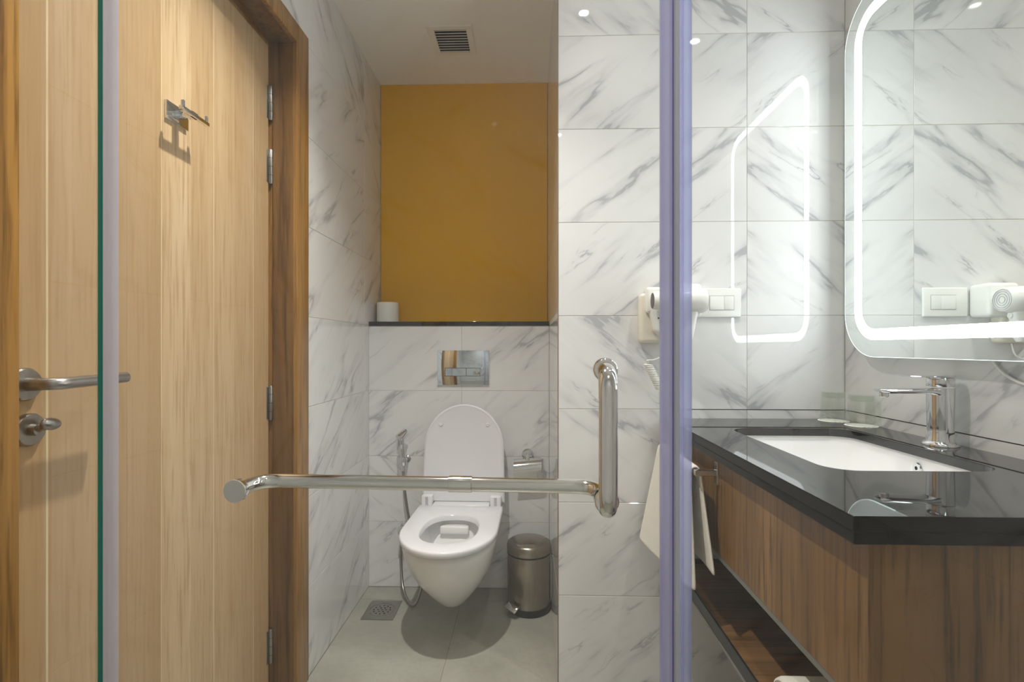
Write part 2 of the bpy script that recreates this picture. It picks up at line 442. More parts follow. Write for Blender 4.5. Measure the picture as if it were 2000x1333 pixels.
for a, b in zip(PL, PL[1:]):
    bm = box(bmesh.new(), -.004, 0, -(b-a)/2+.0001, (b-a)/2-.0001, -(DZ1-DZ0)/2, (DZ1-DZ0)/2, .0003, 1)
    o = meshobj('plank', bm, 'door_oak'); o.parent = dr; o.location = Vector((XD, (a+b)/2, (DZ0+DZ1)/2))-dr.location
for y, w in ((.849, .0042), (1.120, .0022), (1.311, .0026), (1.503, .0018)):
    bm = box(bmesh.new(), -.003, .0002, -w/2, w/2, -(DZ1-DZ0)/2, (DZ1-DZ0)/2)
    o = meshobj('inlay_strip', bm, 'oak_pale'); o.parent = dr; o.location = Vector((XD, y-w/2, (DZ0+DZ1)/2))-dr.location
for z in (1.863, 1.664, .925, .164):
    h = dpart('hinge', lathe(bmesh.new(), [(.0, -.054), (.0045,-.054),(.0065,-.050),(.0065,.050),(.0045,.054),(.0,.054)], 16, 'z', (XD+.006, DY1+.003, z), caps=(False, False)), 'steel', 40)
    for q in (-.027, 0, .027):
        dpart('hinge_joint', lathe(bmesh.new(), [(.0058, -.0008),(.0069,-.0004),(.0069,.0004),(.0058,.0008)], 16, 'z', (XD+.006, DY1+.003, z+q)), 'dark_gap', None, h).matrix_parent_inverse = Matrix.Identity(4) if False else Matrix.Identity(4)
    dpart('hinge_leaf', box(bmesh.new(), XD-.001, XD+.0015, DY1-.012, DY1+.003, z-.050, z+.050, .0004, 1), 'steel')
# lever handle
hy, hz = .805, 1.040
hd = dpart('lever_handle', lathe(bmesh.new(), [(0, 0), (.0265, 0), (.0265, .006), (.0245, .009), (.011, .0095), (.0105, .03)], 40, 'x', (XD, hy, hz), caps=(False, True)), 'steel', 40)
bm = tube(bmesh.new(), arc_path([(XD+.02, hy, hz), (XD+.052, hy, hz), (XD+.054, hy+.145, hz+.003)], .022, 10), .0098, 20)
o = dpart('lever', bm, 'steel', 50, hd); o.matrix_parent_inverse = Matrix.Identity(4)
ty, tz = .812, .966
th = dpart('thumb_turn', lathe(bmesh.new(), [(0, 0), (.0265, 0), (.0265, .006), (.0245, .009), (.010, .0095), (.009, .020)], 40, 'x', (XD, ty, tz), caps=(False, True)), 'steel', 40)
bm = bmesh.new(); rings = []
for k in range(13):
    s = -1+2*k/12; r = math.sqrt(max(0, 1-s*s))*.0095+.0008
    rings.append([(XD+.030+math.cos(a)*r*.75, ty+.012*s+.008*s*s*0, tz+.008+.006*-s*0+math.sin(a)*r) for a in [2*PI*j/14 for j in range(14)]])
for i, ring in enumerate(rings):
    s = -1+2*i/12; rings[i] = [(x, ty+(y-ty)*1.5+.010, z-.002*s) for x, y, z in ring]
loft(bm, rings, cap0=True, cap1=True)
tube(bm, [(XD+.015, ty, tz), (XD+.03, ty+.004, tz+.006)], .006, 12)
o = dpart('turn_knob', bm, 'steel', 50, th); o.matrix_parent_inverse = Matrix.Identity(4)
# robe hook on the door
rh = thing('robe_hook', 'small chrome double robe hook with square plate on the oak door', 'hook', (XD, 1.165, 1.632))
L = lambda name, bm, mat, sm=None, par=None: meshobj(name, bm, mat, par, sm)
L('plate', box(bmesh.new(), 0, .006, -.037, .037, -.021, .021, .0008, 2), 'chrome', 40, rh)
L('arm', box(bmesh.new(), .005, .046, -.011, .011, -.006, .007, .0008, 2), 'chrome', 40, rh)
L('crossbar', box(bmesh.new(), .040, .050, -.048, .048, -.006, .002, .0008, 2), 'chrome', 40, rh)
for s in (-1, 1):
    L('peg', lathe(bmesh.new(), [(.0045, 0), (.0045, .013), (.0036, .014)], 14, 'z', (.045, s*.041, .002)), 'chrome', 40, rh)

# ------------------------------------------------------------------ ceiling fittings
def downlight(x, y, label, power=1.0):
    t = thing('ceiling_downlight', label, 'downlight', (x, y, ZC), 'recessed downlights in a row')
    L('trim_ring', lathe(bmesh.new(), [(.0185, -.001), (.0185, -.003), (.036, -.004), (.040, -.0005), (.0185, -.0005)], 40, 'z', caps=(False, False)), 'white_plastic', 40, t)
    L('lens', lathe(bmesh.new(), [(0, -.0024), (.018, -.0024), (.018, -.0006), (0, -.0006)], 32, 'z', caps=(False, False)), 'downlight_lens', None, t)
    ld = bpy.data.lights.new('beam', 'AREA'); ld.shape = 'DISK'; ld.size = .040; ld.energy = BEAM*power; ld.color = WARM; ld.spread = math.radians(105)
    lo = bpy.data.objects.new('beam', ld); COL.objects.link(lo); lo.parent = t; lo.location = (0, 0, -.0042)
downlight(-.33, 1.17, 'ceiling downlight nearest the wooden door', 2.4)
downlight(.217, 1.32, 'ceiling downlight between door and vanity counter', .2)
downlight(.708, 1.12, 'ceiling downlight above the basin counter', .55)
downlight(.186, .160, 'ceiling downlight inside the shower', .5)
vt = thing('ceiling_vent', 'square white slatted air vent in the niche ceiling', 'vent', (-.318, 2.180, ZC))
bm = bmesh.new(); w, w2 = .090, .066
plate_with_holes(bm, [(-w,-.104),(w,-.104),(w,.104),(-w,.104)], [[(-w2,-.082),(w2,-.082),(w2,.082),(-w2,.082)]], -.008, -.0005)
L('frame', bm, 'vent_plastic', None, vt)
L('backing', box(bmesh.new(), -w2, w2, -.082, .082, -.0015, -.0006), 'dark_gap', None, vt)
for k in range(9):
    y = -.074+.0185*k
    bm = bmesh.new(); vs = [(-w2, y-.004, -.007), (w2, y-.004, -.007), (w2, y+.005, -.0022), (-w2, y+.005, -.0022)]
    a = [bm.verts.new(p) for p in vs]; b = [bm.verts.new((p[0], p[1]+.0012, p[2]-.0016)) for p in vs]
    bm.faces.new(a); bm.faces.new(b[::-1])
    for i in range(4): bm.faces.new((a[i], b[i], b[(i+1)%4], a[(i+1)%4]))
    L('slat', bm, 'vent_plastic', None, vt)

# ------------------------------------------------------------------ toilet niche
TX = -.285
def uring(hw, yf, yb, z, nose, n=36, ns=6, sq=2.0, flare=1.0):
    """U outline: flat back at yb, straight sides, rounded front at yf (nose = length of the rounding)"""
    pts = []; ye = yf+nose
    for k in range(ns): pts.append((TX-hw*flare+(hw*flare-hw)*k/ns, yb+(ye-yb)*k/ns, z))
    for k in range(n+1):
        a = PI+PI*k/n; c, s = math.cos(a), math.sin(a)
        e = 2/sq
        pts.append((TX+hw*math.copysign(abs(c)**e, c), ye+nose*math.copysign(abs(s)**e, s), z))
    for k in range(1, ns+1): pts.append((TX+hw+(hw*flare-hw)*k/ns, ye+(yb-ye)*k/ns, z))
    for k in range(1, ns): pts.append((TX+hw*flare-2*hw*flare*k/ns, yb, z))
    return pts
to = thing('toilet', 'white wall-hung toilet with its lid raised', 'toilet', (TX, YB, 0.06))
def tpart(name, bm, mat, sm=50):
    o = meshobj(name, bm, mat, None, sm); o.parent = to; o.matrix_parent_inverse = Matrix.Translation(-to.location); return o
bm = bmesh.new()
SZ = .406
outer = [(.082,.018,2.030,.03),(.088,.036,2.005,.05),(.102,.049,1.972,.08),(.13,.070,1.928,.11),(.175,.100,1.872,.145),(.225,.131,1.818,.178),(.28,.156,1.772,.205),(.33,.169,1.742,.22),(.365,.1755,1.728,.23),(.383,.176,1.726,.23),(.388,.172,1.730,.226)]
R = [uring(hw, yf, YB-.0005, z, nose) for z, hw, yf, nose in outer]
inner = [(.388,.128,1.785,.16,2.12),(.375,.124,1.79,.16,2.115),(.33,.112,1.81,.15,2.10),(.28,.095,1.84,.13,2.07),(.23,.07,1.89,.10,2.03),(.20,.04,1.93,.06,2.00)]
R += [uring(hw, yf, yb, z, nose) for z, hw, yf, nose, yb in inner]
loft(bm, R, cap0=True, cap1=True)
body = tpart('bowl', bm, 'ceramic', 60)
bm = box(bmesh.new(), TX-.066, TX+.052, 2.082, 2.125, .342, .374, .008, 3)
tpart('rim_outlet', bm, 'ceramic')
# seat ring
bm = bmesh.new()
O = lambda z, d=0: uring(.1825-d, 1.708+d, 2.225-d, z, .235)
def hole(z, d=0):
    n = len(O(0)); pts = []
    base = O(z)
    for (x, y, _) in base:
        a = math.atan2(y-1.95, x-TX)
        c, s = math.cos(a), math.sin(a); ex, ey = .108+d, (.155+d)
        r = 1/((abs(c)/ex)**2.5+(abs(s)/ey)**2.5)**(1/2.5)
        pts.append((TX+r*c, 1.95+r*s, z))
    return pts
loft(bm, [hole(SZ-.012, -.004), hole(SZ+.004, -.002), hole(SZ+.009, .002), hole(SZ+.011, .007), O(SZ+.011, .006), O(SZ+.0095, .002), O(SZ+.004, 0), O(SZ-.009, .0005), O(SZ-.0115, .003), hole(SZ-.012, .02), hole(SZ-.012, -.004)])
tpart('seat', bm, 'seat_plastic', 50)
bm = box(bmesh.new(), TX-.123, TX+.123, 2.205, 2.2618, SZ-.010, SZ+.017, .004, 3)
tpart('seat_back_block', bm, 'seat_plastic', 40)
for s in (-1, 1):
    bm = box(bmesh.new(), TX+s*.149-.024, TX+s*.149+.024, 2.222, 2.262, SZ-.010, SZ+.050, .005, 3)
    h = tpart('hinge', bm, 'seat_plastic', 40)
    g = tpart('hinge_groove', box(bmesh.new(), TX+s*.149-.006, TX+s*.149+.006, 2.2212, 2.2225, SZ+.002, SZ+.046, .0004, 1), 'grey_light', None); g.parent = h; g.matrix_parent_inverse = Matrix.Identity(4)
bm = box(bmesh.new(), TX-.17, TX+.17, 2.255, 2.27, SZ-.012, SZ-.002, .002, 1); tpart('hinge_strip', bm, 'white_plastic')
# raised lid, leaning slightly back
bm = bmesh.new(); tilt = math.radians(4.5)
def lidring(d, th):
    pts = []; hw = .176-d; L0, L1, nose = 0.0+d, .428-d, .19-d*.5
    ol = [(-hw*1.03, L0), (-hw*1.02, (L0+L1-nose)/2), (-hw, L1-nose)]
    for k in range(1, 36):
        a = PI-PI*k/36; ol.append((hw*math.cos(a), L1-nose+nose*math.sin(a)))
    ol += [(hw, L1-nose), (hw*1.02, (L0+L1-nose)/2), (hw*1.03, L0)]
    for x, l in ol:
        pts.append((TX+.004+x, 2.262+l*math.sin(tilt)+th*math.cos(tilt), SZ+.012+l*math.cos(tilt)-th*math.sin(tilt)))
    return pts
loft(bm, [lidring(.016, .004), lidring(.006, .0), lidring(.0, .004), lidring(0, .014), lidring(.006, .019)], cap0=True, cap1=True)
tpart('lid', bm, 'seat_plastic', 40)
for s in (-1, 1):
    bm = lathe(bmesh.new(), [(.0, 0), (.009, 0), (.007, -.003), (0, -.0035)], 16, 'y', (TX+.004+s*.105, 2.2905, .755), caps=(False, False)); tpart('lid_bumper', bm, 'seat_plastic', 40)

to.rotation_euler = (0, 0, math.radians(-1.3)); to.location.y -= .004
# flush plate
fp = thing('flush_plate', 'rectangular chrome dual flush plate above the toilet lid', 'flush plate', (-.294, YB, 1.005))
def centered(name, bm, mat, par, sm=40): return meshobj(name, bm, mat, par, sm)
centered('plate', box(bmesh.new(), -.118, .118, -.010, 0, -.079, .079, .0015, 2), 'plate_chrome', fp)
bm = bmesh.new()
for x0, x1, z0, z1 in ((-.083,.078,-.0385,-.037),(-.083,.078,-.0015,0),(-.083,-.0815,-.038,0),(.0765,.078,-.038,0),(.0135,.015,-.038,0)): box(bm, x0, x1, -.0103, -.0099, z0, z1)
centered('button_seam', bm, 'dark_gap', fp, None)
centered('large_button', box(bmesh.new(), -.0812, .0132, -.0112, -.009, -.0367, -.0018, .0006, 1), 'plate_chrome', fp)
centered('small_button', box(bmesh.new(), .0153, .0762, -.0112, -.009, -.0367, -.0018, .0006, 1), 'plate_chrome', fp)

# bidet sprayer
bs = thing('bidet_sprayer', 'chrome hand bidet sprayer hanging on the wall left of the toilet', 'bidet sprayer', (-.560, YB, .58))
def bpart(name, bm, mat, sm=50):
    o = meshobj(name, bm, mat, None, sm); o.parent = bs; o.matrix_parent_inverse = Matrix.Translation(-bs.location); return o
bpart('wall_bracket', lathe(bmesh.new(), [(0, 0), (.017, 0), (.017, -.004), (.009, -.010), (.008, -.045), (0, -.045)], 24, 'y', (-.552, YB, .590), caps=(False, False)), 'chrome')
bpart('holder_clip', lathe(bmesh.new(), [(.015, -.018), (.016, -.016), (.016, .016), (.015, .018)], 24, 'z', (-.560, YB-.055, .588)), 'chrome')
bpart('spray_handle', tube(bmesh.new(), spline([(-.557, YB-.055, .545), (-.560, YB-.055, .60), (-.565, YB-.058, .66), (-.564, YB-.062, .70), (-.560, YB-.07, .712)], 6), [.009]*6+[.010]*6+[.012]*6+[.013]*7, 18), 'chrome')
bpart('spray_head', tube(bmesh.new(), [(-.550, YB-.045, .722), (-.562, YB-.070, .708), (-.572, YB-.085, .698)], [.013, .0155, .0155], 22), 'chrome')
bpart('trigger', box(bmesh.new(), -.582, -.574, YB-.078, YB-.062, .625, .695, .003, 2), 'chrome')
bpart('hose', tube(bmesh.new(), spline([(-.557, YB-.055, .55), (-.553, YB-.055, .48), (-.540, YB-.06, .39), (-.520, YB-.07, .30), (-.490, YB-.08, .20), (-.462, YB-.10, .10), (-.462, YB-.15, .045), (-.478, YB-.185, .012), (-.508, YB-.165, .014), (-.545, YB-.11, .05), (-.566, YB-.06, .13), (-.568, YB-.045, .20), (-.567, YB-.04, .25)], 10), .0062, 12), 'steel')
bpart('valve', lathe(bmesh.new(), [(0, 0), (.024, 0), (.024, -.005), (.013, -.012), (.013, -.045), (.019, -.047), (.019, -.07), (0, -.072)], 24, 'y', (-.560, YB, .275), caps=(False, False)), 'chrome')
bpart('hose_nut', lathe(bmesh.new(), [(.008, .235), (.010, .24), (.010, .262), (.008, .266)], 12, 'z', (-.567, YB-.04, 0)), 'chrome')

# paper holder
ph = thing('toilet_paper_holder', 'chrome toilet paper holder with tilted cover flap right of the toilet', 'paper holder', (-.001, YB, .612))
centered('rosette', lathe(bmesh.new(), [(0, 0), (.026, 0), (.026, -.006), (.020, -.012), (0, -.013)], 32, 'y', caps=(False, False)), 'chrome', ph)
centered('post', tube(bmesh.new(), [(0, -.008, 0), (0, -.045, -.002), (0, -.05, -.02)], .009, 16), 'chrome', ph)
bm = bmesh.new(); rings = []
prof = []
for k in range(13):
    if k < 9: a = math.radians(75+105*k/8); prof.append((-.034+.044*math.cos(a), -.056+.044*math.sin(a)))
    else: prof.append((-.078+.004*(k-8), -.056-.012*(k-8)))
for th in (0, .0015):
    pass
f = [[(x+.0, y, z+x*.10) for (y, z) in prof] for x in (-.062, .062)]
r0 = [(-.062, y, z-.0055) for y, z in prof]; r1 = [(.062, y, z+.0075) for y, z in prof]
b0 = [(-.062, y+.0015, z-.0055) for y, z in prof]; b1 = [(.062, y+.0015, z+.0075) for y, z in prof]
ring0 = r0+b0[::-1]; ring1 = r1+b1[::-1]
loft(bm, [ring0, ring1], cap0=True, cap1=True)
centered('cover_flap', bm, 'chrome', ph, 30)
centered('roll_bar', tube(bmesh.new(), arc_path([(.066, -.046, -.010), (.067, -.05, -.075), (-.055, -.05, -.075)], .012, 6), .004, 12), 'chrome', ph, 50)

# roll on the ledge
rl = thing('toilet_roll', 'white toilet paper roll standing on the black ledge', 'toilet roll', (-.668, 2.448, 1.216))
bm = bmesh.new()
prof = [(.020, .001), (.050, .0005)]
for k in range(7): prof += [(.0515, .004+.0125*k), (.0508, .0095+.0125*k)]
prof += [(.050, .0945), (.020, .0945), (.020, .001)]
lathe(bm, prof, 40, 'z', caps=(False, False))
centered('paper', bm, 'paper', rl, 30)
centered('core', lathe(bmesh.new(), [(.0205, .0008), (.0205, .094), (.0188, .094), (.0188, .0008), (.0205, .0008)], 30, 'z', caps=(False, False)), 'cream_plastic', rl)

# pedal bin
bn = thing('pedal_bin', 'brushed steel pedal bin standing right of the toilet', 'bin', (.004, 2.182, 0))
centered('base', lathe(bmesh.new(), [(0, .0005), (.088, .0005), (.0925, .006), (.0925, .026), (.090, .030), (0, .030)], 48, 'z', caps=(False, False)), 'black_plastic', bn)
centered('body', lathe(bmesh.new(), [(.089, .028), (.0905, .030), (.0905, .232), (.089, .236), (0, .236)], 56, 'z', caps=(True, False)), 'bin_steel', bn)
centered('rim', lathe(bmesh.new(), [(.088, .234), (.0918, .236), (.0918, .241), (.088, .243)], 56, 'z'), 'black_plastic', bn)
centered('lid', lathe(bmesh.new(), [(.086, .242), (.0925, .243), (.0925, .270), (.089, .279), (.078, .286), (.050, .2925), (.02, .295), (.0001, .2955)], 56, 'z', caps=(True, False)), 'bin_steel', bn, 50)
bm = tube(bmesh.new(), [(-.058, -.062, .018), (-.082, -.085, .024)], .012, 12)
pb = centered('pedal', box(bmesh.new(), -.028, .028, -.016, .016, -.004, .004, .003, 2), 'chrome', bn)
pb.location = (-.070, -.084, .040); pb.rotation_euler = (math.radians(22), math.radians(12), math.radians(-38))
centered('pedal_arm', tube(bmesh.new(), [(-.045, -.055, .012), (-.062, -.078, .022)], .007, 10), 'black_plastic', bn)
centered('bail_handle', tube(bmesh.new(), arc_path([(.0880, -.024, .235), (.0905, -.026, .20), (.0905, -.026, .07), (.0880, -.024, .04)], .01, 5), .0018, 8), 'chrome', bn)
centered('hinge_case', box(bmesh.new(), .076, .0915, -.010, .034, .028, .276, .004, 2), 'black_plastic', bn)

# floor drain
fd = thing('floor_drain', 'square steel floor drain with round perforated grate', 'drain', (-.608, 2.140, 0))
bm = bmesh.new(); plate_with_holes(bm, [(-.066,-.078),(.066,-.078),(.066,.078),(-.066,.078)], [circ(0,0,.052,40)], .0003, .003)
centered('plate', bm, 'steel', fd, 30)
bm = bmesh.new(); holes = [circ(0,0,.0042,8)]+[circ(.017*math.cos(PI/3*k), .017*math.sin(PI/3*k), .0042, 8) for k in range(6)]+[circ(.034*math.cos(PI/6*k), .034*math.sin(PI/6*k), .0042, 8) for k in range(12)]
plate_with_holes(bm, circ(0,0,.0505,40), holes, .0012, .0026)
centered('grate', bm, 'steel', fd, 30)
centered('well', lathe(bmesh.new(), [(0, .0004), (.0505, .0004), (.0505, .0007), (0, .0007)], 40, 'z', caps=(False, False)), 'dark_gap', fd)

# ------------------------------------------------------------------ shower glass
GT = .008; ZG = 2.12
lp = thing('shower_panel', 'narrow fixed shower glass panel in front of the wooden door, green cut edge', 'glass panel', (XL, GY, 0))
def gpart(par, name, bm, mat, sm=None, sub=None):
    o = meshobj(name, bm, mat, None, sm)
    if sub is not None: o.parent = sub; o.matrix_parent_inverse = Matrix.Identity(4)
    else: o.parent = par; o.matrix_parent_inverse = Matrix.Translation(-par.location)
    return o
XE = -.588
def pane(par, x0, x1, z0, z1):
    return gpart(par, 'pane', box(bmesh.new(), x0, x1, GY, GY+GT, z0, z1), 'pane_glass')
pane(lp, XL+.001, XE-.0006, .003, ZG)
gpart(lp, 'cut_edge', box(bmesh.new(), XE-.0006, XE, GY, GY+GT, .003, ZG), 'glass_edge')
dg = thing('shower_door', 'frameless shower glass door with chrome bar and pull handle', 'shower door', (-.57, GY, 0.01))
X0, X1 = -.588, .186
pane(dg, X0, X1, .012, ZG)
# translucent seal at the hinge side: fin plus bulb
bm = bmesh.new(); prof = [(x-.0135, y) for x, y in [(-.5805, GY+.004), (-.5800, GY-.001), (-.576, GY-.0035), (-.572, GY-.0030), (-.5675, GY-.0045), (-.5645, GY-.002), (-.5645, GY+GT+.002), (-.5745, GY+GT+.003), (-.5795, GY+GT+.002)]]
loft(bm, [[(x, y, z) for x, y in prof] for z in (.012, ZG)], cap0=True, cap1=True)
gpart(dg, 'hinge_seal', bm, 'seal_clear', 30)
# magnetic seal on the closing side (two ribbed halves)
def rib(x0, x1, y0, depth, n=8, bulge=.004):
    pts = []
    for k in range(n+1):
        s = k/n; pts.append((x0+(x1-x0)*s, y0-bulge*math.sin(PI*s)))
    return pts+[(x1, y0+depth), (x0, y0+depth)]
def extr(pts, z0, z1):
    bm = bmesh.new(); loft(bm, [[(x, y, z) for x, y in pts] for z in (z0, z1)], cap0=True, cap1=True); return bm
ms = gpart(dg, 'magnetic_seal', extr(rib(.1745, .1875, GY-.004, .016, bulge=.0035), .012, ZG), 'seal_pvc', 30)
gpart(dg, 'magnet_strip', extr(rib(.1876, .1896, GY-.001, .012, bulge=.0004), .012, ZG), 'seal_dark', 30, ms)
rp = thing('shower_panel', 'wide fixed shower glass panel in front of the vanity counter', 'glass panel', (XR, GY, 0))
pane(rp, .206, XR-.001, .003, ZG)
ms2 = gpart(rp, 'magnetic_seal', extr(rib(.1902, .2000, GY-.003, .014, bulge=.002), .003, ZG), 'seal_grey', 30)
gpart(rp, 'highlight_rib', extr(rib(.2001, .2045, GY-.0045, .015, bulge=.003), .003, ZG), 'seal_highlight', 30, ms2)  # rib added to carry the painted highlight along the seal
gpart(rp, 'clip_rib', extr(rib(.2046, .2155, GY-.0035, .016, bulge=.002), .003, ZG), 'seal_highlight2', 30, ms2)
# towel bar outside, pull handle inside
bz, by = .9000, .7565
bar = gpart(dg, 'towel_bar', tube(bmesh.new(), arc_path([(-.408, GY+GT+.006, bz-.001), (-.402, by, bz), (.098, by, bz-.002), (.1035, GY+GT+.004, bz-.002)], .036, 10), .0104, 24), 'bar_chrome', 50)
gpart(dg, 'flange', lathe(bmesh.new(), [(0, .0012), (.0158, .0012), (.0158, .010), (.0142, .0125), (.0104, .013)], 32, 'y', (-.408, GY+GT, bz-.001), caps=(False, True)), 'bar_chrome', 40, bar)
gpart(dg, 'gasket', lathe(bmesh.new(), [(0, .0002), (.0160, .0002), (.0160, .0012), (0, .0012)], 32, 'y', (-.408, GY+GT, bz-.001), caps=(False, False)), 'disc_grey', None, bar)
gpart(dg, 'flange', lathe(bmesh.new(), [(0, .0002), (.0158, .0002), (.0158, .008), (.0104, .010)], 32, 'y', (.1035, GY+GT, bz-.002), caps=(False, True)), 'bar_chrome', 40, bar)
gpart(dg, 'coupling_sleeve', lathe(bmesh.new(), [(.0104, -.0175), (.0119, -.0168), (.0119, .0168), (.0104, .0175)], 32, 'x', (-.1005, by, bz-.001)), 'bar_chrome', 40, bar)
hx = .0985
hnd = gpart(dg, 'pull_handle', tube(bmesh.new(), arc_path([(.1015, GY-.006, 1.070), (hx, .634, 1.066), (hx, .634, .898), (.1030, GY-.006, .898)], .030, 10), .0114, 24), 'bar_chrome', 50)
for x, z in ((.1015, 1.070), (.1030, .898)):
    gpart(dg, 'flange', lathe(bmesh.new(), [(0, -.0002), (.0158, -.0002), (.0158, -.007), (.0142, -.0095), (.0116, -.010)], 32, 'y', (x, GY, z), caps=(False, True)), 'bar_chrome', 40, hnd)

# the door stands slightly ajar
dg.matrix_world = Matrix.Translation((-.15, GY, 0)) @ Matrix.Rotation(math.radians(-1.7), 4, 'Z') @ Matrix.Translation((.15, -GY, 0)) @ Matrix.Translation(dg.location)
# ------------------------------------------------------------------ vanity
CX0, CY0 = .437, .709
ct = thing('vanity_counter', 'polished black stone vanity counter with rectangular sink cut-out', 'countertop', (XR, YP, CT-.04))
def cpart(par, name, bm, mat, sm=None, sub=None): return gpart(par, name, bm, mat, sm, sub)
SX0, SX1, SY0, SY1 = .562, .882, .972, 1.468
hole_o = rrect(SX0, SX1, SY0, SY1, .055, 8)
bm = bmesh.new(); plate_with_holes(bm, [(CX0, CY0), (XR-.001, CY0), (XR-.001, YP-.001), (CX0, YP-.001)], [hole_o], CT-.020, CT)
es = [e for e in bm.edges if all(abs(v.co.z-CT) < 1e-6 for v in e.verts) and len(e.link_faces) == 2 and e.calc_face_angle(0) > 1]
bmesh.ops.bevel(bm, geom=es, offset=.0015, segments=2, affect='EDGES')
sl = cpart(ct, 'slab', bm, 'black_granite', 30)
sl.data.materials.append(M['granite_edge'])
for p in sl.data.polygons:      # the sawn outer edges are honed, not polished
    if abs(p.normal.z) < .3 and (p.center.x < CX0+.002 or p.center.y < CY0+.002): p.material_index = 1
bm = bmesh.new()
box(bm, CX0+.004, CX0+.05, CY0+.004, YP-.001, CT-.040, CT-.0230, .0020, 2); box(bm, CX0+.0501, XR-.001, CY0+.004, CY0+.05, CT-.040, CT-.0230, .0020, 2)
cpart(ct, 'edge_strip', bm, 'granite_edge')
vc = thing('vanity_cabinet', 'wall-hung walnut vanity cabinet with open lower shelf under the counter', 'cabinet', (XR, YP, .36))
FX = .468; CYE = .726
bm = box(bmesh.new(), FX, FX+.018, CYE, YP-.002, .590, CT-.0405, .0008, 1); cpart(vc, 'front_panel', bm, 'cabinet_walnut')
bm = box(bmesh.new(), FX+.0182, XR-.002, CYE, CYE+.018, .378, CT-.0405, .0008, 1); cpart(vc, 'end_panel', bm, 'cabinet_walnut')
bm = box(bmesh.new(), FX+.001, FX+.021, CYE+.002, YP-.002, .577, .5895, .0005, 1); cpart(vc, 'front_trim', bm, 'grey_trim')
bm = box(bmesh.new(), FX+.0185, XR-.003, CYE+.0185, YP-.003, .592, .604); cpart(vc, 'bottom_panel', bm, 'shelf_walnut')
sh = cpart(vc, 'shelf', box(bmesh.new(), FX+.006, XR-.003, CYE+.0185, YP-.002, .384, .412, .0005, 1), 'shelf_walnut')
cpart(vc, 'shelf_edge', box(bmesh.new(), FX, FX+.0058, CYE, YP-.002, .380, .412, .0005, 1), 'black_plastic', None, sh)
cpart(vc, 'shelf_trim', box(bmesh.new(), FX-.001, FX+.012, CYE, YP-.002, .3725, .3798, .0005, 1), 'grey_trim', None, sh)
cpart(vc, 'shelf_end_strip', box(bmesh.new(), FX+.007, XR-.003, YP-.012, YP-.003, .4122, .425), 'black_plastic', None, sh)
# towel rail on the cabinet front
RX, RZ, RY0, RY1 = .417, .790, 1.288, 1.640
rail = cpart(vc, 'towel_rail', tube(bmesh.new(), [(RX, RY0-.006, RZ), (RX, RY1, RZ)], .0068, 16), 'towel_bar_chrome', 50)
for y in (RY0, RY1-.012):
    cpart(vc, 'rail_arm', box(bmesh.new(), RX-.007, FX-.0055, y-.007, y+.007, RZ-.007, RZ+.007, .001, 1), 'towel_bar_chrome', None, rail)
    cpart(vc, 'rail_plate', box(bmesh.new(), FX-.006, FX, y-.010, y+.010, RZ-.028, RZ+.028, .001, 1), 'towel_bar_chrome', None, rail)

# sink basin
sk = thing('sink_basin', 'white rectangular undermount sink basin in the black counter', 'sink', ((SX0+SX1)/2, (SY0+SY1)/2, CT-.18))
bm = bmesh.new()
def rr(d, z, r): return [(x, y, z) for x, y in rrect(SX0-.006+d, SX1+.006-d, SY0-.006+d, SY1+.006-d, r, 8)]
loft(bm, [rr(-.020, CT-.0215, .07), rr(0, CT-.0215, .06), rr(.006, CT-.05, .056), rr(.016, CT-.12, .05), rr(.032, CT-.150, .045), rr(.07, CT-.157, .03)], cap1=True)
b2 = [rr(-.020, CT-.0215, .07), rr(-.010, CT-.05, .065), rr(.004, CT-.13, .05), rr(.03, CT-.165, .04)]
loft(bm, b2, cap1=True)
bmesh.ops.remove_doubles(bm, verts=bm.verts, dist=.0001)
gpart(sk, 'basin', bm, 'ceramic', 50)
ov = gpart(sk, 'overflow_ring', lathe(bmesh.new(), [(.0045, .0), (.0045, -.003), (.0115, -.003), (.0125, .0005)], 28, 'x', (SX1-.003, 1.195, .826), caps=(False, False)), 'chrome', 40)
gpart(sk, 'overflow_hole', lathe(bmesh.new(), [(0, -.0008), (.0045, -.0008), (.0045, .001), (0, .001)], 20, 'x', (SX1-.003, 1.195, .826), caps=(False, False)), 'dark_gap', None, ov)
gpart(sk, 'drain', lathe(bmesh.new(), [(0, .004), (.018, .004), (.024, .002), (.026, 0)], 28, 'z', (.73, 1.21, CT-.157), caps=(False, False)), 'chrome', 40)

# tap
tp = thing('basin_tap', 'chrome single-lever basin tap behind the sink', 'tap', (.957, 1.230, CT))
prof = [(.0355, .0005), (.0355, .004), (.0335, .0065), (.0285, .010), (.0262, .020), (.0255, .040), (.0260, .075), (.0268, .110), (.0272, .134)]
centered('body', lathe(bmesh.new(), prof, 40, 'z'), 'chrome', tp, 40)
bm = bmesh.new(); rings = []
for k in range(15):
    s = k/14; x = .012-.156*s
    w = .0235*(1-s*.15); top = .134-.004*s; thk = .014+.030*max(0, 1-s*3.2)**2-.004*s
    if s > .9: thk *= 1-(s-.9)*4; w *= 1-(s-.9)*2.5
    ring = []
    for j in range(24):
        a = 2*PI*j/24; c, q = math.cos(a), math.sin(a)
        e = .55
        ring.append((x, w*math.copysign(abs(c)**e, c), top-thk/2+thk/2*math.copysign(abs(q)**e, q)))
    rings.append(ring)
loft(bm, rings, cap0=True, cap1=True)
centered('spout', bm, 'chrome', tp, 45)
centered('aerator', lathe(bmesh.new(), [(.0085, .1115), (.0095, .1125), (.0095, .122)], 20, 'z', (-.128, 0, 0)), 'chrome', tp)
centered('cartridge', lathe(bmesh.new(), [(.0262, .136), (.0268, .137), (.0268, .155), (.026, .1565)], 40, 'z'), 'chrome', tp)
bm = bmesh.new(); rings = []
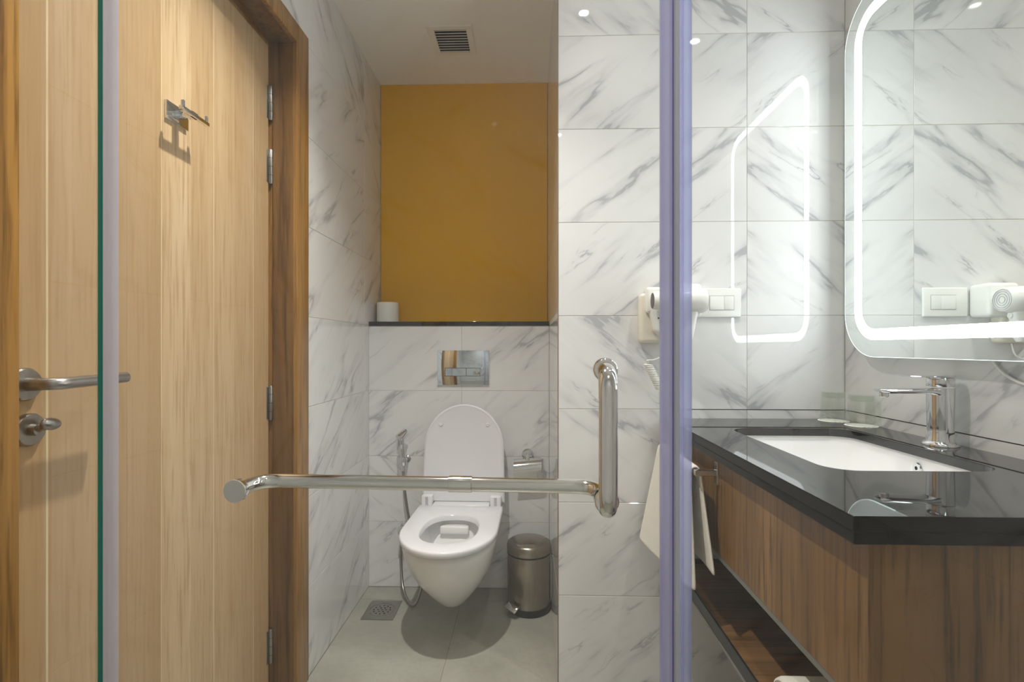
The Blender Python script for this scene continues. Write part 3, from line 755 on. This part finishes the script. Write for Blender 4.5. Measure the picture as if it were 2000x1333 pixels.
for k in range(12):
    s = k/11; x = .0268-.112*s; w = .0268*math.sqrt(max(.0, 1-((.35-s)/.35)**2))**.5 if s < .35 else .0268*(1-.12*(s-.35))
    w = max(w, .012); thk = .0055*(1-.75*s)+.0008
    ring = []
    for j in range(20):
        a = 2*PI*j/20; c, q = math.cos(a), math.sin(a)
        ring.append((x, w*math.copysign(abs(c)**.5, c), .1568+.003*s*s+thk/2+thk/2*math.copysign(abs(q)**.5, q)))
    rings.append(ring)
loft(bm, rings, cap0=True, cap1=True)
centered('lever', bm, 'chrome', tp, 45)

# tumblers upside down on paper coasters
for i, (x, y, l1, l2) in enumerate(((.940, 1.622, 'upturned drinking glass in the counter corner, farther from the tap', 'round white paper coaster under the glass in the corner'),
                                    (.962, 1.523, 'upturned drinking glass on the counter, nearer the tap', 'round white paper coaster under the glass nearer the tap'))):
    c = thing('paper_coaster', l2, 'coaster', (x, y, CT), 'paper coasters under the glasses')
    centered('disc', lathe(bmesh.new(), [(0, .0003), (.042, .0003), (.0425, .0009), (.042, .0015), (0, .0015)], 40, 'z', caps=(False, False)), 'paper', c)
    bm = bmesh.new()
    for k, a in enumerate((-.5, 0, .5)): box(bm, -.018+.012*k, -.012+.012*k, -.0395, -.0365, .0015, .0017)
    centered('print', bm, 'ink', c, None)
    g = thing('drinking_glass', l1, 'glass', (x, y, CT+.0018), 'upturned glasses on coasters')
    bm = bmesh.new()
    lathe(bm, [(.0352, 0), (.0365, .0004), (.0335, .060), (.0318, .086), (.030, .0885), (0, .0888)], 40, 'z', caps=(False, False))
    lathe(bm, [(.0352, 0), (.0340, .0006), (.0312, .060), (.0295, .070), (0, .0715)], 40, 'z', caps=(False, False))
    centered('cup', bm, 'tumbler_glass', g, 45)
    centered('base', lathe(bmesh.new(), [(0, .0725), (.0292, .0712), (.0308, .076), (.0305, .0862), (0, .0872)], 40, 'z', caps=(False, False)), 'tumbler_base', g, 45)

# ------------------------------------------------------------------ LED mirror
MX = .957
my0, my1, mz0, mz1 = .825, 1.592, 1.0715, 2.105
mr = thing('led_mirror', 'rounded wall mirror with a bright white LED band', 'mirror', (XR, (my0+my1)/2, mz0))
def yz(pts, x): return [(x, a, b) for a, b in pts]
def mrect(d, r): return rrect(my0+d, my1-d, mz0+d, mz1-d, r, 12)
def ring_face(d0, r0, d1, r1, x0, x1):
    bm = bmesh.new(); loft(bm, [yz(mrect(d0, r0), x0), yz(mrect(d1, r1), x0), yz(mrect(d1, r1), x1), yz(mrect(d0, r0), x1), yz(mrect(d0, r0), x0)]); bmesh.ops.remove_doubles(bm, verts=bm.verts, dist=1e-6); return bm
bm = bmesh.new(); loft(bm, [yz(mrect(.001, .129), MX), yz(mrect(.001, .129), MX+.004)], cap0=True, cap1=True)
gpart(mr, 'mirror_glass', bm, 'mirror')
gpart(mr, 'glass_rim', ring_face(0, .13, .001, .129, MX-.0002, MX+.005), 'rim_glow')
gpart(mr, 'led_band', ring_face(.048, .085, .078, .057, MX-.0006, MX-.0001), 'led_band')
bm = box(bmesh.new(), MX+.005, XR-.0005, my0+.05, my1-.05, mz0+.05, mz1-.05, .003, 1)
gpart(mr, 'back_box', bm, 'white_plastic')
cb = thing('mirror_cable', 'thin white cable looping on the wall below the LED mirror', 'cable', (XR-.004, 1.10, 1.03))
gpart(cb, 'cord', tube(bmesh.new(), spline([(XR-.012, 1.150, 1.115), (XR-.006, 1.142, 1.075), (XR-.005, 1.120, 1.047), (XR-.005, 1.085, 1.029), (XR-.005, 1.045, 1.022), (XR-.005, 1.00, 1.030), (XR-.006, .96, 1.06), (XR-.012, .945, 1.115)], 8), .0030, 10), 'white_plastic', 50)

# ------------------------------------------------------------------ switch plate
sw = thing('light_switch', 'white double rocker switch plate on the tiled partition', 'switch', (.607, YP, 1.240))
centered('plate', box(bmesh.new(), -.069, .069, -.009, 0, -.0465, .0465, .004, 3), 'white_plastic', sw)
for x0, x1 in ((-.030, .0145), (.0155, .045)):
    o = centered('rocker', box(bmesh.new(), x0, x1, -.0112, -.006, -.0225, .0215, .001, 2), 'white_plastic', sw); o.rotation_euler = (math.radians(1.0), 0, 0)
bm = bmesh.new()
for a in ((-.0312,.0462,-.0237,-.0228),(-.0312,.0462,.0218,.0227),(-.0312,-.0303,-.0237,.0227),(.0453,.0462,-.0237,.0227)): box(bm, a[0], a[1], -.0094, -.0088, a[2], a[3])
centered('rocker_gap', bm, 'grey_trim', sw, None)

# ------------------------------------------------------------------ hair dryer
hdr = thing('hair_dryer', 'white wall-mounted hair dryer with coiled cord beside the switches', 'hair dryer', (.44, YP, 1.20))
def hp(name, bm, mat, sm=45): return gpart(hdr, name, bm, mat, sm)
hp('wall_base', box(bmesh.new(), .350, .470, 1.622, YP, 1.112, 1.268, .012, 4), 'cream_plastic')
hp('cradle', box(bmesh.new(), .440, .5335, 1.592, YP, 1.190, 1.294, .013, 4), 'white_plastic')
hp('holder_shell', box(bmesh.new(), .364, .445, 1.594, 1.630, 1.203, 1.284, .010, 4), 'white_plastic')
bm = bmesh.new(); rings = []
for k in range(8):
    q = k/7; z = 1.212-.076*q; xa = .372+.018*q+(.008 if k == 7 else 0); xb = .450-.012*q-(.008 if k == 7 else 0); ya = 1.592+.004*q+(.006 if k == 7 else 0)
    rings.append([(x, y, z) for x, y in rrect(xa, xb, ya, 1.640, .008, 4)])
loft(bm, rings, cap0=True, cap1=True); hp('socket_cover', bm, 'white_plastic')
for x0, z0 in ((.397, 1.186), (.409, 1.186), (.403, 1.172)):
    hp('socket_slot', box(bmesh.new(), x0, x0+.0045, 1.5915, 1.5945, z0, z0+.004), 'black_plastic', None)
DYc, DZc = 1.556, 1.238
bm = lathe(bmesh.new(), [(0, .384), (.020, .382), (.0235, .372), (.026, .374), (.028, .388), (.033, .43), (.0375, .47), (.0385, .505), (.0365, .520), (.033, .527), (0, .528)], 40, 'x', (0, DYc, DZc), caps=(False, False)); hp('barrel', bm, 'white_plastic')
hp('nozzle_mouth', lathe(bmesh.new(), [(0, .3712), (.0232, .3712), (.0225, .3735), (0, .3735)], 30, 'x', (0, DYc, DZc), caps=(False, False)), 'black_plastic')
for k, r_ in enumerate((.010, .017, .024, .030)):
    hp('intake_ring', lathe(bmesh.new(), [(r_-.0011, .5270), (r_+.0011, .5270), (r_+.0011, .5290), (r_-.0011, .5290), (r_-.0011, .5270)], 30, 'x', (0, DYc, DZc), caps=(False, False)), 'grey_light')
bm = bmesh.new(); rings = []
for k in range(9):
    q = k/8; z = 1.215-.100*q; w = .019*(1-.25*q); dpt = .017*(1-.2*q); xc = .488-.014*q
    if k == 8: w *= .7; dpt *= .7
    rings.append([(xc+w*math.copysign(abs(math.cos(a))**.6, math.cos(a)), DYc+dpt*math.copysign(abs(math.sin(a))**.6, math.sin(a)), z) for a in [2*PI*j/20 for j in range(20)]])
loft(bm, rings, cap0=True, cap1=True); hp('handle', bm, 'white_plastic')
hp('handle_button', lathe(bmesh.new(), [(0, .5065), (.008, .5065), (.008, .500)], 20, 'x', (0, DYc, 1.192), caps=(False, False)), 'white_plastic')
bm = bmesh.new(); pts = [(.425, 1.64, 1.112), (.420, 1.632, 1.075), (.395, 1.625, 1.060), (.372, 1.622, 1.058)]
pts = [Vector(p) for p in spline(pts, 6)]
T = 15
for k in range(T*12+1):
    s = k/(T*12); a = 2*PI*k/12+PI/2
    pts.append(Vector((.374+.040*s+.0125*math.cos(a), 1.622+.0125*math.sin(a), 1.046-.082*s)))
hp('coiled_cord', tube(bm, pts, .0024, 6), 'white_plastic', 60)

# ------------------------------------------------------------------ towels
tw = thing('hand_towel', 'white terry hand towel hung over the rail on the cabinet', 'towel', (RX, 1.44, RZ))
bm = bmesh.new(); NU, NV = 44, 22; grid = []
FL, BL = .295, .235        # lengths of the room-side and cabinet-side flaps
r0 = .0125
for j in range(NV+1):
    v = j/NV; row = []
    for i in range(NU+1):
        s = i/NU*(FL+PI*r0+BL); yo = 0
        if s < FL:
            d = FL-s; k = d/FL
            x = RX-r0+.004*k-.052*k*(.02+.98*v)-.009*math.sin(v*8)*k; z = RZ-d+.012*math.sin(v*5+2)*k; yk = k
        elif s < FL+PI*r0:
            a = (s-FL)/r0; x = RX-r0*math.cos(a); z = RZ+r0*math.sin(a); yk = 0
        else:
            d = s-FL-PI*r0; k = d/BL; x = RX+r0+.012*k+.003*math.sin(v*9)*k; x = min(x, FX-.012); z = RZ-d; yk = k; yo = -.030*(1-v)*k
        y = 1.301+.317*v+yo+yk*(.012*math.sin(v*6)-.035*(1-v)+.010*v)
        row.append(bm.verts.new((x, y, z)))
    grid.append(row)
for j in range(NV):
    for i in range(NU): bm.faces.new((grid[j][i], grid[j][i+1], grid[j+1][i+1], grid[j+1][i]))
o = gpart(tw, 'cloth', bm, 'terry', 80)
md = o.modifiers.new('thickness', 'SOLIDIFY'); md.thickness = .007; md.offset = 0
md = o.modifiers.new('smooth', 'SUBSURF'); md.levels = 1; md.render_levels = 1
rt = thing('rolled_towel', 'rolled white towel lying on the lower vanity shelf', 'towel', (.58, .935, .412))
bm = bmesh.new(); rings = []
for x, q in ((.462,.70),(.456,.86),(.458,.94),(.466,1),(.50,1.0),(.58,1.01),(.66,1.0),(.69,.95),(.696,.8)):
    ring = []
    for j in range(36):
        a = 2*PI*j/36; r = .047*q
        ring.append((x, .935+r*1.08*math.cos(a), .412+.0455+max(-.0452, r*math.sin(a))))
    rings.append(ring)
loft(bm, rings, cap0=True, cap1=True)
rb = gpart(rt, 'roll', bm, 'terry', 60)
bm = bmesh.new(); pts = []
for k in range(70):
    a = .35*k; r = .004+.0004*k
    pts.append((.4545, .935+r*math.cos(a), .4575+r*math.sin(a)))
tube(bm, pts, .0016, 6)
gpart(rt, 'roll_spiral', bm, 'terry', 60)
